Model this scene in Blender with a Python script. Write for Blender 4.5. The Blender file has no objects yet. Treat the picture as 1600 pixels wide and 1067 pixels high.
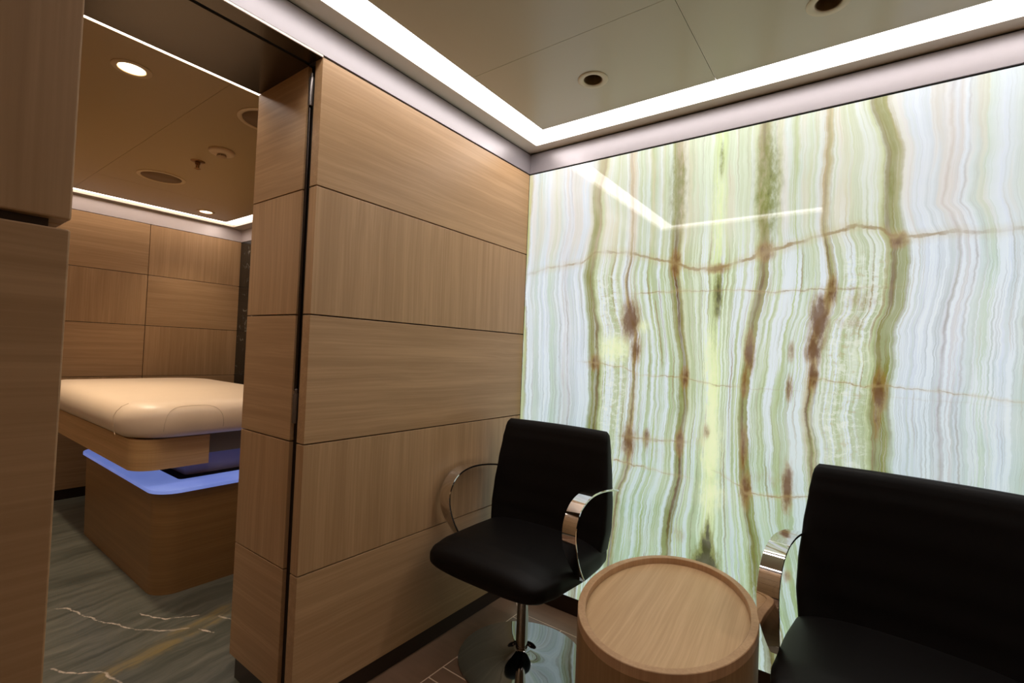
import bpy, bmesh, math, random
from mathutils import Vector, Matrix
random.seed(7)
sc = bpy.context.scene
COL = sc.collection

# ------------------------------------------------------------------ camera
cam_d = bpy.data.cameras.new('camera'); cam = bpy.data.objects.new('camera', cam_d); COL.objects.link(cam)
cam_d.sensor_width = 36; cam_d.lens = 746.0 / 1600 * 36
cam_d.clip_start = .01
_r = Vector((0.80531436, 0.59141081, 0.04125559)); _u = Vector((-0.02028739, -0.04205683, 0.99890923)); _f = Vector((-0.5925008, 0.80527292, 0.02187079))
M = Matrix((( _r.x, _u.x, -_f.x, 1.3675), (_r.y, _u.y, -_f.y, -1.9515), (_r.z, _u.z, -_f.z, 1.1797), (0, 0, 0, 1)))
cam.matrix_world = M
sc.camera = cam

# ------------------------------------------------------------------ world, exposure
w = bpy.data.worlds.new('world'); sc.world = w; w.use_nodes = True
w.node_tree.nodes['Background'].inputs[0].default_value = (.5, .5, .55, 1)
w.node_tree.nodes['Background'].inputs[1].default_value = .0
vs = sc.view_settings
vs.view_transform = 'Standard'; vs.look = 'None'; vs.exposure = 0.0; vs.gamma = 1; vs.use_curve_mapping = False

STRIP = 9.5       # emission of the recessed ceiling strips
STRIP_M = 5.2      # the same in the massage room
ONYX = .90         # back-lit stone
SPOT = 11.0        # massage room downlights (W)

# ------------------------------------------------------------------ node helpers
def lin(c):
    f = lambda v: (v / 255) / 12.92 if v <= 10.3 else (((v / 255) + .055) / 1.055) ** 2.4
    return (f(c[0]), f(c[1]), f(c[2]), 1)
class NT:
    def __init__(s, name):
        s.m = bpy.data.materials.new(name); s.m.use_nodes = True; s.t = s.m.node_tree
        s.b = s.t.nodes['Principled BSDF']; s.o = s.t.nodes['Material Output']
    def n(s, ty, **kw):
        n = s.t.nodes.new(ty)
        for k, v in kw.items(): setattr(n, k, v)
        return n
    def set(s, sock, v):
        if hasattr(v, 'links') or hasattr(v, 'is_linked'): s.t.links.new(v, sock)
        else: sock.default_value = v
    def math(s, op, a, b=0.0, c=0.0, clamp=False):
        n = s.n('ShaderNodeMath', operation=op); n.use_clamp = clamp
        for i, v in enumerate((a, b, c)): s.set(n.inputs[i], v)
        return n.outputs[0]
    def noise(s, vec, scale=5, detail=2, rough=.5, dist=0):
        n = s.n('ShaderNodeTexNoise'); s.set(n.inputs['Vector'], vec)
        n.inputs['Scale'].default_value = scale; n.inputs['Detail'].default_value = detail
        n.inputs['Roughness'].default_value = rough; n.inputs['Distortion'].default_value = dist
        return n.outputs[0]
    def xyz(s, x, y, z):
        n = s.n('ShaderNodeCombineXYZ')
        for i, v in enumerate((x, y, z)): s.set(n.inputs[i], v)
        return n.outputs[0]
    def sep(s, v):
        n = s.n('ShaderNodeSeparateXYZ'); s.set(n.inputs[0], v); return n.outputs
    def obj(s): return s.n('ShaderNodeTexCoord').outputs['Object']
    def mapping(s, vec, scale=(1, 1, 1), rot=(0, 0, 0), loc=(0, 0, 0)):
        n = s.n('ShaderNodeMapping'); s.set(n.inputs[0], vec)
        n.inputs[1].default_value = loc; n.inputs[2].default_value = rot; n.inputs[3].default_value = scale
        return n.outputs[0]
    def ramp(s, fac, stops, interp='LINEAR'):
        n = s.n('ShaderNodeValToRGB'); cr = n.color_ramp; cr.interpolation = interp
        s.set(n.inputs[0], fac)
        while len(cr.elements) > 1: cr.elements.remove(cr.elements[-1])
        cr.elements[0].position = stops[0][0]; cr.elements[0].color = stops[0][1]
        for p, c in stops[1:]:
            e = cr.elements.new(p); e.color = c
        return n.outputs[0]
    def mix(s, fac, a, b, mode='MIX'):
        n = s.n('ShaderNodeMix', data_type='RGBA', blend_type=mode)
        s.set(n.inputs[0], fac); s.set(n.inputs[6], a); s.set(n.inputs[7], b)
        return n.outputs[2]
    def smooth(s, v, a, b, lo=0.0, hi=1.0):
        n = s.n('ShaderNodeMapRange', interpolation_type='SMOOTHSTEP'); s.set(n.inputs[0], v)
        for i, q in enumerate((a, b, lo, hi)): n.inputs[1 + i].default_value = q
        return n.outputs[0]
    def attr(s, name):
        return s.n('ShaderNodeAttribute', attribute_name=name)
    def bump(s, h, strength=.1, dist=.001):
        n = s.n('ShaderNodeBump'); n.inputs['Strength'].default_value = strength; n.inputs['Distance'].default_value = dist
        s.set(n.inputs['Height'], h); s.t.links.new(n.outputs[0], s.b.inputs['Normal'])

def plain(name, col, rough=.5, metal=0, spec=.5, coat=0, noise=.0, nscale=30):
    k = NT(name)
    c = lin(col)
    if noise:
        f = k.noise(k.obj(), nscale, 3)
        a = tuple(v * (1 - noise) for v in c[:3]) + (1,); b = tuple(min(1, v * (1 + noise)) for v in c[:3]) + (1,)
        k.set(k.b.inputs['Base Color'], k.mix(f, a, b))
    else:
        f = k.noise(k.obj(), 60, 2)
        k.set(k.b.inputs['Base Color'], k.mix(f, tuple(v * .98 for v in c[:3]) + (1,), c))
    k.b.inputs['Roughness'].default_value = rough; k.b.inputs['Metallic'].default_value = metal
    k.b.inputs['Specular IOR Level'].default_value = spec; k.b.inputs['Coat Weight'].default_value = coat
    return k.m

def wood(name, axis, base=(180, 145, 107), dark=(153, 119, 83), rough=.42, scale=1.0, spec=.35, coords=None):
    """quarter-cut oak veneer, fine straight grain running along the given axis"""
    k = NT(name); p = k.obj()
    fine = [150, 150, 150]; med = [34, 34, 34]; big = [5, 5, 5]
    for i in ([0, 1] if axis == 'H' else ['XYZ'.index(axis)]): fine[i] = 2.6; med[i] = 1.0; big[i] = .5
    fine = [v * scale for v in fine]; med = [v * scale for v in med]
    wob = k.noise(k.mapping(p, (2.2, 2.2, 2.2)), 1, 2)
    wv = k.n('ShaderNodeVectorMath', operation='SCALE'); k.set(wv.inputs[0], k.xyz(wob, wob, wob)); wv.inputs['Scale'].default_value = .02
    add = k.n('ShaderNodeVectorMath', operation='ADD'); k.set(add.inputs[0], p); k.set(add.inputs[1], wv.outputs[0]); q = add.outputs[0]
    a = k.noise(k.mapping(q, fine), 1, 3, .6); b = k.noise(k.mapping(q, med), 1, 2, .5); c = k.noise(k.mapping(q, big), 1, 2, .5)
    f = k.math('ADD', k.math('MULTIPLY', a, .45), k.math('ADD', k.math('MULTIPLY', b, .4), k.math('MULTIPLY', c, .25)))
    light = tuple(min(255, v * 1.06) for v in base)
    mid = tuple((x + y) / 2 for x, y in zip(base, dark))
    col = k.ramp(f, [(.30, lin(dark)), (.52, lin(mid)), (.66, lin(base)), (.85, lin(light))])
    k.set(k.b.inputs['Base Color'], col)
    k.b.inputs['Roughness'].default_value = rough; k.b.inputs['Specular IOR Level'].default_value = spec
    k.bump(a, .08, .0006)
    return k.m

def emis(name, col, strength):
    k = NT(name); k.b.inputs['Base Color'].default_value = lin(col); k.b.inputs['Roughness'].default_value = .5
    f = k.noise(k.obj(), 3, 1)
    k.set(k.b.inputs['Emission Color'], k.mix(f, lin(col), tuple(v * .985 for v in lin(col)[:3]) + (1,)))
    k.b.inputs['Emission Strength'].default_value = strength
    return k.m

WOOD = {a: wood('oak_veneer_grain_' + a, a) for a in 'XYZ'}
WOOD_T = wood('oak_tray', 'Y', base=(204, 168, 128), dark=(178, 142, 102), rough=.4)
WOOD_R = wood('oak_rim', 'Z', base=(190, 152, 114), dark=(166, 128, 92), rough=.4)
BLACKJ = plain('joint_shadow_black', (22, 16, 12), .8)
BRONZE = plain('dark_bronze_metal', (64, 50, 42), .35, .6)
BRONZE_G = plain('dark_bronze_panel', (74, 62, 46), .2, .5)
BAND = plain('satin_mauve_metal', (138, 131, 134), .36, .3, noise=.03)
CEILM = plain('taupe_ceiling_paint', (192, 185, 166), .28, 0, .5, noise=.02, nscale=2)
CEILW = plain('warm_ceiling_paint', (190, 164, 118), .35, 0, .5, noise=.02, nscale=2)
SEAM = plain('ceiling_seam', (112, 100, 80), .7)
CHROME = plain('polished_chrome', (225, 222, 220), .04, 1)
CHROME_B = plain('dark_mirror_chrome', (150, 150, 150), .05, 1)
FIX = plain('ceiling_fitting_enamel', (206, 194, 168), .4)
FIXW = plain('warm_fitting_enamel', (222, 198, 156), .4)
HOLE = plain('lamp_recess_bronze', (120, 100, 72), .3, .5)
DARK = plain('black_gap', (6, 5, 4), .8)

def leather():
    k = NT('black_leather'); v = k.n('ShaderNodeTexVoronoi'); k.set(v.inputs['Vector'], k.obj()); v.inputs['Scale'].default_value = 420
    k.b.inputs['Base Color'].default_value = (.0042, .0031, .0029, 1); k.b.inputs['Roughness'].default_value = .5; k.b.inputs['Specular IOR Level'].default_value = .16
    k.bump(v.outputs[0], .12, .0004); return k.m
LEATHER = leather()

# ------------------------------------------------------------------ mesh helpers
class MB:
    def __init__(s): s.bm = bmesh.new()
    def box(s, x0, x1, y0, y1, z0, z1, mi=0, bev=0):
        vs_ = [s.bm.verts.new(p) for p in ((x0, y0, z0), (x1, y0, z0), (x1, y1, z0), (x0, y1, z0), (x0, y0, z1), (x1, y0, z1), (x1, y1, z1), (x0, y1, z1))]
        fs = [s.bm.faces.new([vs_[i] for i in f]) for f in ((3, 2, 1, 0), (4, 5, 6, 7), (0, 1, 5, 4), (1, 2, 6, 5), (2, 3, 7, 6), (3, 0, 4, 7))]
        for f in fs: f.material_index = mi
        if bev:
            es = list({e for f in fs for e in f.edges})
            r = bmesh.ops.bevel(s.bm, geom=es, offset=bev, segments=2, profile=.5, affect='EDGES')
            for f in r['faces']: f.material_index = mi
        return s
    def lathe(s, prof, cx=0, cy=0, cz=0, n=48, mi=0, sx=1, sy=1, smooth=True, rot=0, close=False):
        rings = []
        for (r, z) in prof:
            if r < 1e-6: rings.append([s.bm.verts.new((cx, cy, cz + z))]); continue
            ring = []
            for k in range(n):
                a = 2 * math.pi * k / n; x = r * math.cos(a) * sx; y = r * math.sin(a) * sy
                ring.append(s.bm.verts.new((cx + x * math.cos(rot) - y * math.sin(rot), cy + x * math.sin(rot) + y * math.cos(rot), cz + z)))
            rings.append(ring)
        if close: rings.append(rings[0])
        for a, b in zip(rings, rings[1:]):
            for k in range(n):
                k2 = (k + 1) % n
                if len(a) == 1 and len(b) == 1: continue
                if len(a) == 1: f = s.bm.faces.new((a[0], b[k2], b[k]))
                elif len(b) == 1: f = s.bm.faces.new((a[k], a[k2], b[0]))
                else: f = s.bm.faces.new((a[k], a[k2], b[k2], b[k]))
                f.smooth = smooth; f.material_index = mi
        return s
    def loft(s, rings, cap=True, mi=0, smooth=True, closed=True):
        R = [[s.bm.verts.new(p) for p in r] for r in rings]; n = len(R[0])
        for a, b in zip(R, R[1:]):
            for k in range(n if closed else n - 1):
                f = s.bm.faces.new((a[k], a[(k + 1) % n], b[(k + 1) % n], b[k])); f.smooth = smooth; f.material_index = mi
        if cap:
            for r in (R[0], R[-1]):
                f = s.bm.faces.new(r); f.smooth = smooth; f.material_index = mi
        return s
    def prism(s, poly, z0, z1, mi=0):
        a = [s.bm.verts.new((x, y, z0)) for x, y in poly]; b = [s.bm.verts.new((x, y, z1)) for x, y in poly]; n = len(a)
        for k in range(n):
            f = s.bm.faces.new((a[k], a[(k + 1) % n], b[(k + 1) % n], b[k])); f.material_index = mi
        s.bm.faces.new(a[::-1]).material_index = mi; s.bm.faces.new(b).material_index = mi
        return s
    def build(s, name, mats, parent=None, label=None, cat=None, group=None, kind=None, sharp=None):
        bmesh.ops.recalc_face_normals(s.bm, faces=s.bm.faces)
        me = bpy.data.meshes.new(name); s.bm.to_mesh(me); s.bm.free()
        for m in (mats if isinstance(mats, (list, tuple)) else [mats]): me.materials.append(m)
        if sharp: me.set_sharp_from_angle(angle=math.radians(sharp))
        o = bpy.data.objects.new(name, me); COL.objects.link(o)
        if parent: o.parent = parent
        tag(o, label, cat, group, kind)
        return o
def tag(o, label=None, cat=None, group=None, kind=None):
    if label: o['label'] = label
    if cat: o['category'] = cat
    if group: o['group'] = group
    if kind: o['kind'] = kind
    return o
def empty(name, loc, label, cat, group=None, rz=0):
    o = bpy.data.objects.new(name, None); COL.objects.link(o); o.location = loc; o.rotation_euler = (0, 0, rz); o.empty_display_size = .1
    return tag(o, label, cat, group)
def copy_tree(o, parent=None):
    c = o.copy(); COL.objects.link(c)
    if parent: c.parent = parent
    for ch in list(o.children): copy_tree(ch, c)
    return c
def rrect(x0, x1, y0, y1, r, n=8):
    """rounded rectangle; r = one radius or four (x0y0, x1y0, x1y1, x0y1)"""
    if not isinstance(r, (tuple, list)): r = (r,) * 4
    P = []
    for (cx, cy, sx, sy, a0, q) in ((x0, y0, 1, 1, 180, r[0]), (x1, y0, -1, 1, 270, r[1]), (x1, y1, -1, -1, 0, r[2]), (x0, y1, 1, -1, 90, r[3])):
        for k in range(n + 1):
            a = math.radians(a0 + 90 * k / n)
            P.append((cx + sx * q + q * math.cos(a), cy + sy * q + q * math.sin(a)))
    return P
def lightobj(name, kind, loc, power, color=(1, 1, 1), size=.05, spot=90, blend=.4, aim=(0, 0, -1)):
    d = bpy.data.lights.new(name, kind); d.energy = power; d.color = color
    if kind == 'SPOT': d.spot_size = math.radians(spot); d.spot_blend = blend; d.shadow_soft_size = size
    o = bpy.data.objects.new(name, d); COL.objects.link(o); o.location = loc
    o.rotation_euler = Vector(aim).to_track_quat('-Z', 'Y').to_euler()
    return o

# ------------------------------------------------------------------ dimensions of the place
JOINTS = [.0695 + .4 * i for i in range(6)]       # .0695 ... 2.0695
TOP = 2.0695; CZ = 2.18
YJ = -1.142           # doorway jamb
YN = -1.853           # near edge of the doorway
XN = .837             # face of the near wall pier
XF = -3.2             # far wall of the massage room
YM = .05              # marble side wall of the massage room
XR = 2.3; YB = -3.2

def panels_x(mb, xf, thick, y0, y1, grain_first, ycuts=(), gap=.004, top=TOP, bev=.0012):
    """wood panels on a plane of constant x; front face at xf, thickness going in direction thick"""
    ys = [y0] + list(ycuts) + [y1]
    for i in range(5):
        z0, z1 = JOINTS[i] + (gap / 2 if i else 0), JOINTS[i + 1] - (gap / 2 if i < 4 else 0)
        z1 = min(z1, top)
        for j in range(len(ys) - 1):
            a = ys[j] + (gap / 2 if j else 0); b = ys[j + 1] - (gap / 2 if j < len(ys) - 2 else 0)
            g = (i + grain_first + j) % 2
            x0, x1 = sorted((xf, xf + thick))
            mb.box(x0, x1, a, b, z0, z1, g, bev)
    return mb
# material slots: 0 = horizontal grain, 1 = vertical grain, 2 joint, 3 band metal, 4 dark line
WM_Y = [WOOD['Y'], WOOD['Z'], BLACKJ, BAND, DARK]
WM_X = [WOOD['X'], WOOD['Z'], BLACKJ, BAND, DARK]

# ------------------------------------------------------------------ setting: main room
# left wall, right of the doorway (towards the onyx)
mb = MB()
panels_x(mb, 0, -.041, YJ, -.001, 0)
mb.box(-.09, -.0415, YJ + .03, 0, 0, TOP, 2)
mb.box(-.041, -.008, YJ, -.001, TOP, TOP + .006, 4)
mb.box(-.2, .001, YN, 0, TOP + .0065, CZ - .008, 3); mb.box(-.2, -.006, YN, 0, CZ - .008, CZ, 4)                 # metal cornice band, also over the doorway; black strip on top paints the gap shadow
mb.build('wall_left', WM_Y, kind='structure')
mb = MB(); mb.box(-.045, -.012, YJ, -.001, 0, JOINTS[0] - .002, 0); mb.build('baseboard_left', BRONZE, kind='structure')
# jamb (reveal of the doorway): panels on plane y = YJ facing -y
mb = MB()
for i in range(5):
    z0, z1 = JOINTS[i] + (.002 if i else .012), JOINTS[i + 1] - .002
    mb.box(-.405, -.082, YJ, YJ + .02, z0, z1, (i + 0) % 2, .001)
mb.box(-.398, -.082, YJ + .0205, YJ + .10, 0, TOP, 2)
mb.box(-.40, -.36, YJ + .021, YM, 0.08, CZ, 2)
mb.box(-.41, -.400, YJ + .101, YM, 0.0, TOP, 1)
mb.build('wall_doorway', WM_X, kind='structure')
mb = MB(); mb.box(-.385, -.082, YJ + .012, YJ + .0195, 0, .078, 0); mb.build('baseboard_doorway', BRONZE, kind='structure')
# header over the doorway: oak edge, groove and dark metal soffit
mb = MB()
mb.box(-.068, -.003, YN, YJ, TOP + .001, TOP + .006, 1)
mb.box(-.003, .0008, YN, YJ, TOP - .001, TOP + .0055, 3)
mb.box(-.078, -.068, YN, YJ, TOP + .002, TOP + .012, 2)
mb.box(-.398, -.078, YN, YJ, TOP - .002, TOP + .012, 1)
mb.box(-.42, -.2005, YN, YJ + .02, TOP + .0125, CZ, 2)
mb.build('trim_1', [WOOD['Y'], BRONZE_G, DARK, plain('pale_edge_lip', (232, 214, 200), .35)], kind='structure')
# dark vertical door profile with two hinges
prof = MB()
prof.box(-.0815, -.0415, YJ + .012, YJ + .029, 0, TOP, 0, .001)
prof = prof.build('trim_2', plain('black_bronze_profile', (20, 13, 12), .3, .4), kind='structure')
PIPE = plain('dark_gloss_pipe', (52, 44, 40), .18, .8)
h = MB(); h.lathe([(0, 1.03), (.006, 1.03), (.006, 1.93), (0, 1.93)], -.064, YJ + .003, 0, 20); h.build('closing_rod', PIPE, prof, sharp=40)
for z0 in (1.93, .93):
    h = MB(); h.lathe([(0, 0), (.0075, 0), (.0085, .004), (.0085, .088), (.0075, .092), (0, .092)], -.056, YJ - .0005, z0, 20)
    h.lathe([(0, 0), (.005, 0), (.005, .012), (0, .016)], -.056, YJ - .0005, z0 + .093, 16)
    h.build('hinge', plain('hinge_metal', (120, 112, 108), .3, .8), prof, sharp=40)

# near wall pier, out at the left edge of the picture
mb = MB()
for i in range(5):
    z0, z1 = JOINTS[i] + .004, JOINTS[i + 1] - .004
    mb.box(XN - .03, XN, -2.9, YN + (.0 if i != 3 else .0), z0, z1, i % 2, .0015)
mb.box(XN - .05, XN - .011, -2.9, YN - .012, 0, TOP, 2)
for i in range(5):
    z0, z1 = JOINTS[i] + .004, JOINTS[i + 1] - .004
    mb.box(-.40, XN - .0305, YN - .03, YN, z0, z1, i % 2, .001)
mb.box(-.40, XN - .051, YN - .10, YN - .0305, 0, TOP, 2)
mb.box(-.42, XN + .001, -2.9, YN, TOP + .004, CZ, 3)
mb.build('wall_near', [WOOD['Y'], WOOD['Z'], plain('joint_bronze', (70, 60, 56), .4, .5), BAND, DARK], kind='structure')
# walls behind and to the right of the camera (they close the room and show in the chrome)
mb = MB(); panels_x(mb, XR, .03, YB, 0, 0, ycuts=(-1.6,)); mb.box(XR + .0305, XR + .08, YB, 0, 0, CZ, 2); mb.box(XR - .001, XR + .03, YB, 0, TOP + .004, CZ, 3)
mb.build('wall_right', WM_Y, kind='structure')
mb = MB()
for i in range(5):
    z0, z1 = JOINTS[i] + .002, JOINTS[i + 1] - .002
    for a, b in ((-.4, .9), (.904, XR - .002)): mb.box(a, b, YB - .03, YB, z0, z1, i % 2, .001)
mb.box(-.4, XR, YB - .08, YB - .0305, 0, CZ, 2); mb.box(-.4, XR, YB - .03, YB + .001, TOP + .004, CZ, 3)
mb.build('wall_rear', WM_X, kind='structure')
# back wall behind the onyx, with its cornice band
mb = MB(); mb.box(-.2, XR + .08, .05, .12, 0, CZ + .05, 0)
mb.box(.0015, XR - .002, -.001, .0495, TOP + .0065, CZ - .008, 1); mb.box(.0015, XR - .002, .006, .049, CZ - .008, CZ - .0005, 2); mb.box(.0, XR - .002, .006, .049, TOP, TOP + .006, 2)  # black strip along the band top is painted shade
mb.build('wall_back', [BLACKJ, BAND, DARK], kind='structure')
mb = MB(); mb.box(-.010, XR - .002, .004, .045, 0, .0775); mb.build('baseboard_back', BRONZE, kind='structure')

# floor of the waiting area: brown planks in a border frame, pale joints
def stone_floor():
    k = NT('brown_tile'); p = k.obj(); f = k.noise(p, 9, 3); g = k.noise(k.mapping(p, (3, 40, 3)), 1, 2)
    c = k.mix(k.math('ADD', k.math('MULTIPLY', f, .5), k.math('MULTIPLY', g, .5)), lin((104, 78, 60)), lin((150, 116, 92)))
    k.set(k.b.inputs['Base Color'], c); k.b.inputs['Roughness'].default_value = .34; return k.m
mb = MB(); G = .0030
mb.box(-.045, XR + .05, YB - .05, .045, -.04, -.0009, 1)
mb.prism([(-.04, .04), (-.04, YB), (.131, YB), (.131, -.130 - G)], -.0008, 0, 0)
mb.prism([(-.04 + G * 1.5, .04), (XR, .04), (XR, -.130), (.133 + G, -.130)], -.0008, 0, 0)
y = -.1345; rows = [-.182 - .0735 * i for i in range(42)]; i = 0
for yy in rows:
    if yy < YB: break
    x = .136; first = .22 + .33 * ((i * 7) % 5) / 5
    while x < XR:
        x1 = min(x + (first if x < .14 else .62), XR)
        mb.box(x, x1 - G * 1.6, yy + G, y, -.0008, 0, 0)
        x = x1
    y = yy - G; i += 1
mb.build('floor', [stone_floor(), plain('pale_floor_joint', (232, 206, 180), .6)], kind='structure')

# ceiling of the waiting area with the recessed light channel around it
RX0, RX1, RY0, RY1 = .075, 2.2, -1.74, -.062     # outer edge of the strip
IX0, IX1, IY0, IY1 = .19, 2.085, -1.62, -.185      # inner edge
mb = MB(); T = CZ + .03
mb.box(-.2, RX0, YN - .3, .05, CZ, T, 1)
mb.box(RX1, XR + .08, RY0, .05, CZ, T, 1)
mb.box(RX0, RX1, RY1, .05, CZ, T, 1)
mb.box(RX0, XR + .08, RY0 - .30, RY0, CZ, T, 1)
mb.box(-.4, XR + .08, YB - .08, RY0 - .3, CZ, T, 0)
def holed(mb, x0, x1, y0, y1, cx, cy, r, mi, n=48):
    h = .09
    mb.box(x0, cx - h, y0, y1, CZ, T, mi); mb.box(cx + h, x1, y0, y1, CZ, T, mi); mb.box(cx - h, cx + h, y0, cy - h, CZ, T, mi); mb.box(cx - h, cx + h, cy + h, y1, CZ, T, mi)
    sq = []; ci = []
    for k in range(n):
        a = 2 * math.pi * k / n; c, s_ = math.cos(a), math.sin(a); m = max(abs(c), abs(s_))
        sq.append((cx + h * c / m, cy + h * s_ / m)); ci.append((cx + r * c, cy + r * s_))
    mb.loft([[(x, y, CZ) for x, y in sq], [(x, y, CZ) for x, y in ci], [(x, y, T) for x, y in ci]], cap=False, mi=mi, smooth=False)
holed(mb, IX0, .9243, -.6643, IY1, .557, -.420, .0355, 0); holed(mb, .9257, IX1, -.6643, IY1, 1.272, -.412, .0355, 0)
mb.box(IX0, 1.7, IY0, -.6657, CZ, T, 0); mb.box(1.7014, IX1, IY0, -.6657, CZ, T, 0)
mb.box(1.14, IX1, RY0, IY0, CZ, T, 0)
mb.box(-.4, XR + .08, YB - .08, .12, T + .04, T + .06, 2)
mb.build('ceiling', [CEILM, plain('pale_soffit_frame', (232, 224, 212), .4), SEAM], kind='structure')
mb = MB(); LZ = CZ + .019
mb.box(RX0, IX0, RY0, RY1, LZ, LZ + .01); mb.box(IX0, RX1, IY1, RY1, LZ, LZ + .01)
mb.box(IX0, 1.14, RY0, IY0, LZ, LZ + .01); mb.box(2.085, RX1, RY0, IY1, LZ, LZ + .01)
mb.build('light_strip', emis('white_light_diffuser', (255, 251, 249), STRIP), label='white recessed light channel framing the ceiling above the two armchairs', cat='ceiling light')

# ------------------------------------------------------------------ onyx wall panel
BANDS = [  # (canonical distance, [(x, z), ...]) traced down the stone
 (-.885, [(0.022, 2.037), (0.017, 1.741), (0.003, 1.469), (0.024, 1.198), (0.021, 1.03), (0.021, 0.871)]),
 (-.67, [(0.237, 2.02), (0.259, 1.767), (0.221, 1.61), (0.22, 1.482), (0.243, 1.352), (0.25, 1.106), (0.269, 0.997), (.25, .6), (.23, .2)]),
 (-.52, [(0.408, 2.043), (0.38, 1.943), (0.387, 1.781), (0.358, 1.611), (0.352, 1.532), (0.373, 1.417), (0.391, 1.284), (0.398, 1.114), (0.403, 0.988), (0.39, 0.855), (.36, .5), (.33, .2)]),
 (-.355, [(0.538, 2.037), (0.55, 1.805), (0.553, 1.64), (0.534, 1.522), (0.537, 1.449), (0.554, 1.376), (0.584, 1.286), (0.581, 1.13), (0.578, 0.977), (0.57, 0.823), (0.565, 0.717), (0.526, 0.584), (0.505, 0.381), (0.493, 0.287)]),
 (-.155, [(0.744, 2.061), (0.747, 1.809), (0.742, 1.586), (0.74, 1.546), (0.757, 1.441), (0.769, 1.305), (0.795, 1.136), (0.799, 0.999), (0.784, 0.846), (0.786, 0.704), (0.749, 0.53), (0.746, 0.394), (.70, .2)]),
 (0, [(0.907, 2.049), (0.909, 1.835), (0.912, 1.584), (0.91, 1.485), (0.905, 1.336), (0.912, 1.089), (0.904, 0.842), (0.903, 0.646), (0.899, 0.547), (0.897, 0.401)]),
 (.155, [(1.054, 2.05), (1.063, 1.733), (1.069, 1.585), (1.067, 1.507), (1.056, 1.436), (1.038, 1.32), (1.028, 1.211), (1.01, 1.057), (1.009, 0.964), (1.016, 0.863), (1.021, 0.749), (1.035, 0.636), (1.059, 0.528), (1.09, .35), (1.13, .15)]),
 (.355, [(1.264, 2.057), (1.258, 1.846), (1.253, 1.67), (1.268, 1.564), (1.277, 1.46), (1.263, 1.357), (1.242, 1.329), (1.229, 1.24), (1.231, 1.154), (1.212, 1.006), (1.233, 0.894), (1.25, .6), (1.32, .2)]),
 (.52, [(1.386, 2.056), (1.421, 1.938), (1.435, 1.879), (1.431, 1.748), (1.44, 1.63), (1.46, 1.58), (1.459, 1.484), (1.451, 1.385), (1.425, 1.299), (1.427, 1.198), (1.412, 1.111), (1.414, 1.016), (1.42, 0.949), (1.417, 0.854), (1.45, .4)]),
 (.67, [(1.578, 1.957), (1.58, 1.847), (1.569, 1.786), (1.56, 1.694), (1.583, 1.659), (1.598, 1.597), (1.602, 1.495), (1.586, 1.413), (1.578, 1.384), (1.571, 1.3), (1.568, 1.185), (1.56, 1.07), (1.565, 0.956), (1.568, 0.823)]),
 (.885, [(1.80, 2.05), (1.79, 1.7), (1.81, 1.5), (1.80, 1.1), (1.79, .8)]),
]
VEINS = [  # (half width, [(x, z, strength), ...])
 (.0065, [(-0.006, 1.566, .1), (0.129, 1.592, .6), (0.31, 1.603, .75), (0.383, 1.647, .5), (0.524, 1.634, .7), (0.692, 1.584, .85), (0.819, 1.541, .9), (0.906, 1.535, 1), (0.996, 1.56, .85), (1.073, 1.584, 1), (1.16, 1.606, 1), (1.263, 1.631, .8), (1.341, 1.65, .9), (1.394, 1.635, .8), (1.44, 1.607, .9), (1.502, 1.596, .9), (1.595, 1.603, .7), (1.629, 1.593, .5), (1.731, 1.594, .5), (2.9, 1.6, .3)]),
 (.003, [(.3, 1.46, 0), (.55, 1.452, .1), (0.606, 1.452, .6), (0.756, 1.454, .8), (.9, 1.45, .4), (0.984, 1.449, .7), (1.098, 1.435, .8), (1.224, 1.441, .6), (1.398, 1.441, .4), (1.5, 1.44, 0)]),
 (.005, [(.5, .838, 0), (0.575, 0.838, .7), (0.784, 0.846, .6), (0.83, 0.856, 0)]),
 (.003, [(.48, .73, 0), (0.512, 0.73, .9), (0.633, 0.723, .7), (0.774, 0.712, .5), (.86, .71, .0), (0.90, 0.76, .0), (.93, .755, .4), (1.013, 0.716, .7), (1.027, 0.696, .9), (1.117, 0.7, .9), (1.201, 0.718, .7), (1.3, .73, .2)]),
 (.0022, [(1.2, 1.13, 0), (1.252, 1.129, .8), (1.379, 1.114, .9), (1.429, 1.12, .6), (1.559, 1.114, .6), (1.73, 1.096, .6), (2.9, 1.05, .3)]),
 (.0022, [(.3, 1.15, .0), (0.403, 1.146, .7), (0.532, 1.135, .6), (0.602, 1.104, .4), (0.786, 1.107, .7), (0.899, 1.085, .7), (1.05, 1.08, .2), (1.15, 1.085, .1)]),
]
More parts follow.
